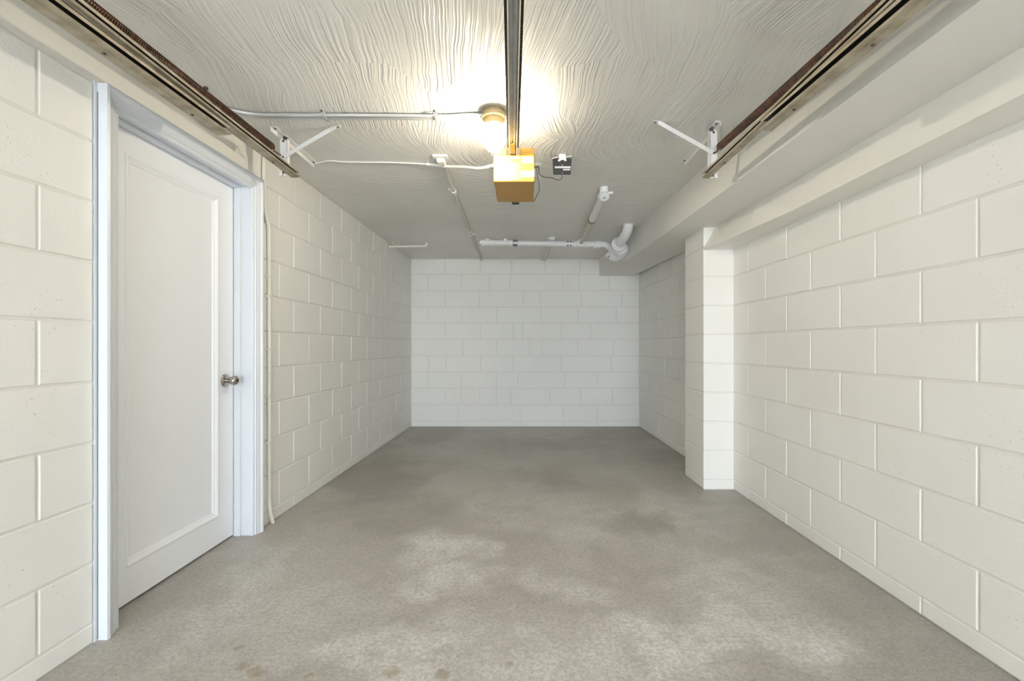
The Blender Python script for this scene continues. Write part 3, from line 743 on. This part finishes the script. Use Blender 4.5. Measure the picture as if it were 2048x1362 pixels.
# ------------------------------------------------------------------ drain pipes
DY = 5.0; gx = lambda px: (px-1048)*DY/920; gz = lambda py: (692-py)*DY/920+H
dp = thing('drain_pipe', 'white painted drain pipe across the back of the ceiling with elbow and riser', 'pipe', (gx(1100), DY, gz(488)))
zc = lambda px: gz(485.3+(px-962)*.0155)
def ax(px, y=DY): return (gx(px), y, zc(px))
def ring(name, p0, p1, r, mat, parent, r0=.02): 
    d = Vector(p1)-Vector(p0); l = d.length
    return MB().lathe([(r0,0),(r*.96,0),(r,.004),(r,l-.004),(r*.96,l),(r0,l)], p0, d, 18).build(name, mat, parent, True)
MB().tube([ax(966), ax(1027)], .033, 18).build('cleanout_tee', M['pvc'], dp, True)
MB().lathe([(.034,0),(.034,.018),(.024,.020),(.024,.032),(.012,.034),(.012,.042),(0,.042)], ax(966), (-1,0,0), 18).build('cleanout_plug', M['pvc'], dp, True)
for px in (966, 984, 1003, 1020.5): ring('collar', ax(px-1.6), ax(px+1.6), .039, M['pvc'], dp)
for px in (974, 1010): MB().tube([ax(px), (gx(px)+.004, DY-.01, CEIL)], .026, 12).build('ceiling_hub', M['pvc'], dp, True)
ring('clamp', ax(1026), ax(1035), .0345, M['clamp'], dp)
MB().tube([ax(1035), ax(1133)], .0315, 18).build('pipe', M['pvc'], dp, True)
cl = ring('clamp', ax(1133), ax(1145), .0325, M['pvc'], dp)
for px in (1135.2, 1141.3):
    for dz in (-.019, .017):
        q = ax(px); yy = math.sqrt(.0335**2-dz**2)
        MB().bbox((q[0]-.009, q[1]-yy-.001, q[2]+dz-.0075), (q[0]+.009, q[1]-yy+.006, q[2]+dz+.0075), .001).build('clamp_slot', M['black'], cl)
MB().tube([ax(1144), ax(1191)], .034, 18).build('branch_tee', M['pvc'], dp, True)
for px in (1151, 1172): ring('collar', ax(px-1.4), ax(px+1.4), .040, M['pvc'], dp)
ring('coupling', ax(1188.5), ax(1200), .044, M['pvc'], dp)
ring('collar', ax(1187.8), ax(1190), .047, M['pvc'], dp)
bend = smooth_path([ax(1199), (gx(1206), 4.998, gz(488.5)), (gx(1214), 4.99, gz(491)), (gx(1219.5), 4.98, gz(496.5)), (gx(1224), 4.97, gz(503)), (.965, 4.95, .995+H)], 6)
MB().tube(bend, .034, 18).build('elbow', M['pvc'], dp, True)
hubc = Vector((.918, 4.972, 1.018+H)); dr = Vector((.50, -.10, -.80)).normalized()
ring('collar', hubc+dr*.030, hubc+dr*.044, .066, M['pvc'], dp); ring('collar', hubc+dr*.008, hubc+dr*.024, .056, M['pvc'], dp)
big = smooth_path([(.968, 4.70, 1.043+H), (.985, 4.77, 1.030+H), (1.018, 4.83, 1.010+H), (1.022, 4.89, .995+H), (.995, 4.935, .987+H), (.955, 4.955, .985+H), (.935, 4.96, .990+H)], 5)
MB().tube(big, [.050+.030*min(1, i/7) if i < 20 else .080-.022*(i-20)/(len(big)-20) for i in range(len(big))], 20).build('trap_bend', M['pvc'], dp, True)
# bulbous fitting and riser to the ceiling
up = smooth_path([(.970, 4.72, 1.040+H), (.974, 4.64, 1.050+H), (.985, 4.54, 1.070+H), (.996, 4.46, 1.105+H), (1.002, 4.425, 1.14+H), (1.003, 4.42, CEIL+.002)], 6)
MB().tube(up, .047, 20).build('riser', M['pvc'], dp, True)
MB().lathe([(.04,-.030),(.068,-.030),(.074,-.022),(.075,-.008),(.071,.000),(.062,.002),(.060,.004),(.058,.020),(.050,.024),(.04,.024)], (.970, 4.70, 1.043+H), (-.05,-.97,.16), 24).build('hub', M['pvc'], dp, True)
MB().lathe([(.05,-.002),(.060,-.002),(.057,.004),(.047,.007)], (1.003, 4.42, CEIL), (0,0,-1), 20).build('ceiling_collar', M['pvc'], dp, True)

VY0 = 3.40
vp = thing('vent_pipe', 'white and taupe branch pipe from a capped ceiling elbow back to the drain pipe', 'pipe', (.6, 4.1, 1.12+H))
zv = 1.118+H
MB().tube([(.590, 3.46, zv), (.604, 4.08, zv)], .031, 16).build('pipe', M['pvc'], vp, True, label='white painted half of the pipe')
ring('collar', (.588, 3.43, zv), (.589, 3.475, zv), .039, M['pvc'], vp)
MB().tube(smooth_path([(.590, 3.46, zv), (.588, 3.41, zv+.004), (.588, 3.385, zv+.020), (.588, 3.38, CEIL)], 5), .033, 16).build('elbow', M['pvc'], vp, True)
cpz = MB().lathe([(.038,-.004),(.038,.012),(.034,.016),(.010,.018),(0,.018)], (.588, 3.375, zv-.018), (0,-.55,-.83), 18).build('cleanout_cap', M['pvc'], vp, True)
MB().lathe([(.006,0),(.006,.004),(0,.005)], (.588, 3.365, zv-.033), (0,-.55,-.83), 8).build('screw', M['clamp'], cpz)
MB().box((.615, 3.36, zv-.006), (.650, 3.385, zv+.010)).build('side_lug', M['pvc'], vp)
ring('clamp', (.603, 4.06, zv), (.604, 4.11, zv), .0335, M['boxmetal'], vp)
MB().tube([(.604, 4.10, zv), (.616, 4.965, zv-.006)], .0245, 14).build('pipe', M['pvc2'], vp, True, label='taupe half of the pipe')
mb = MB(); mb.lathe([(.026,0),(.040,.002),(.042,.02),(.034,.03),(.026,.03)], (.615, 4.935, zv-.006), (0,1,0), 18); mb.build('saddle', M['pvc'], vp, True)
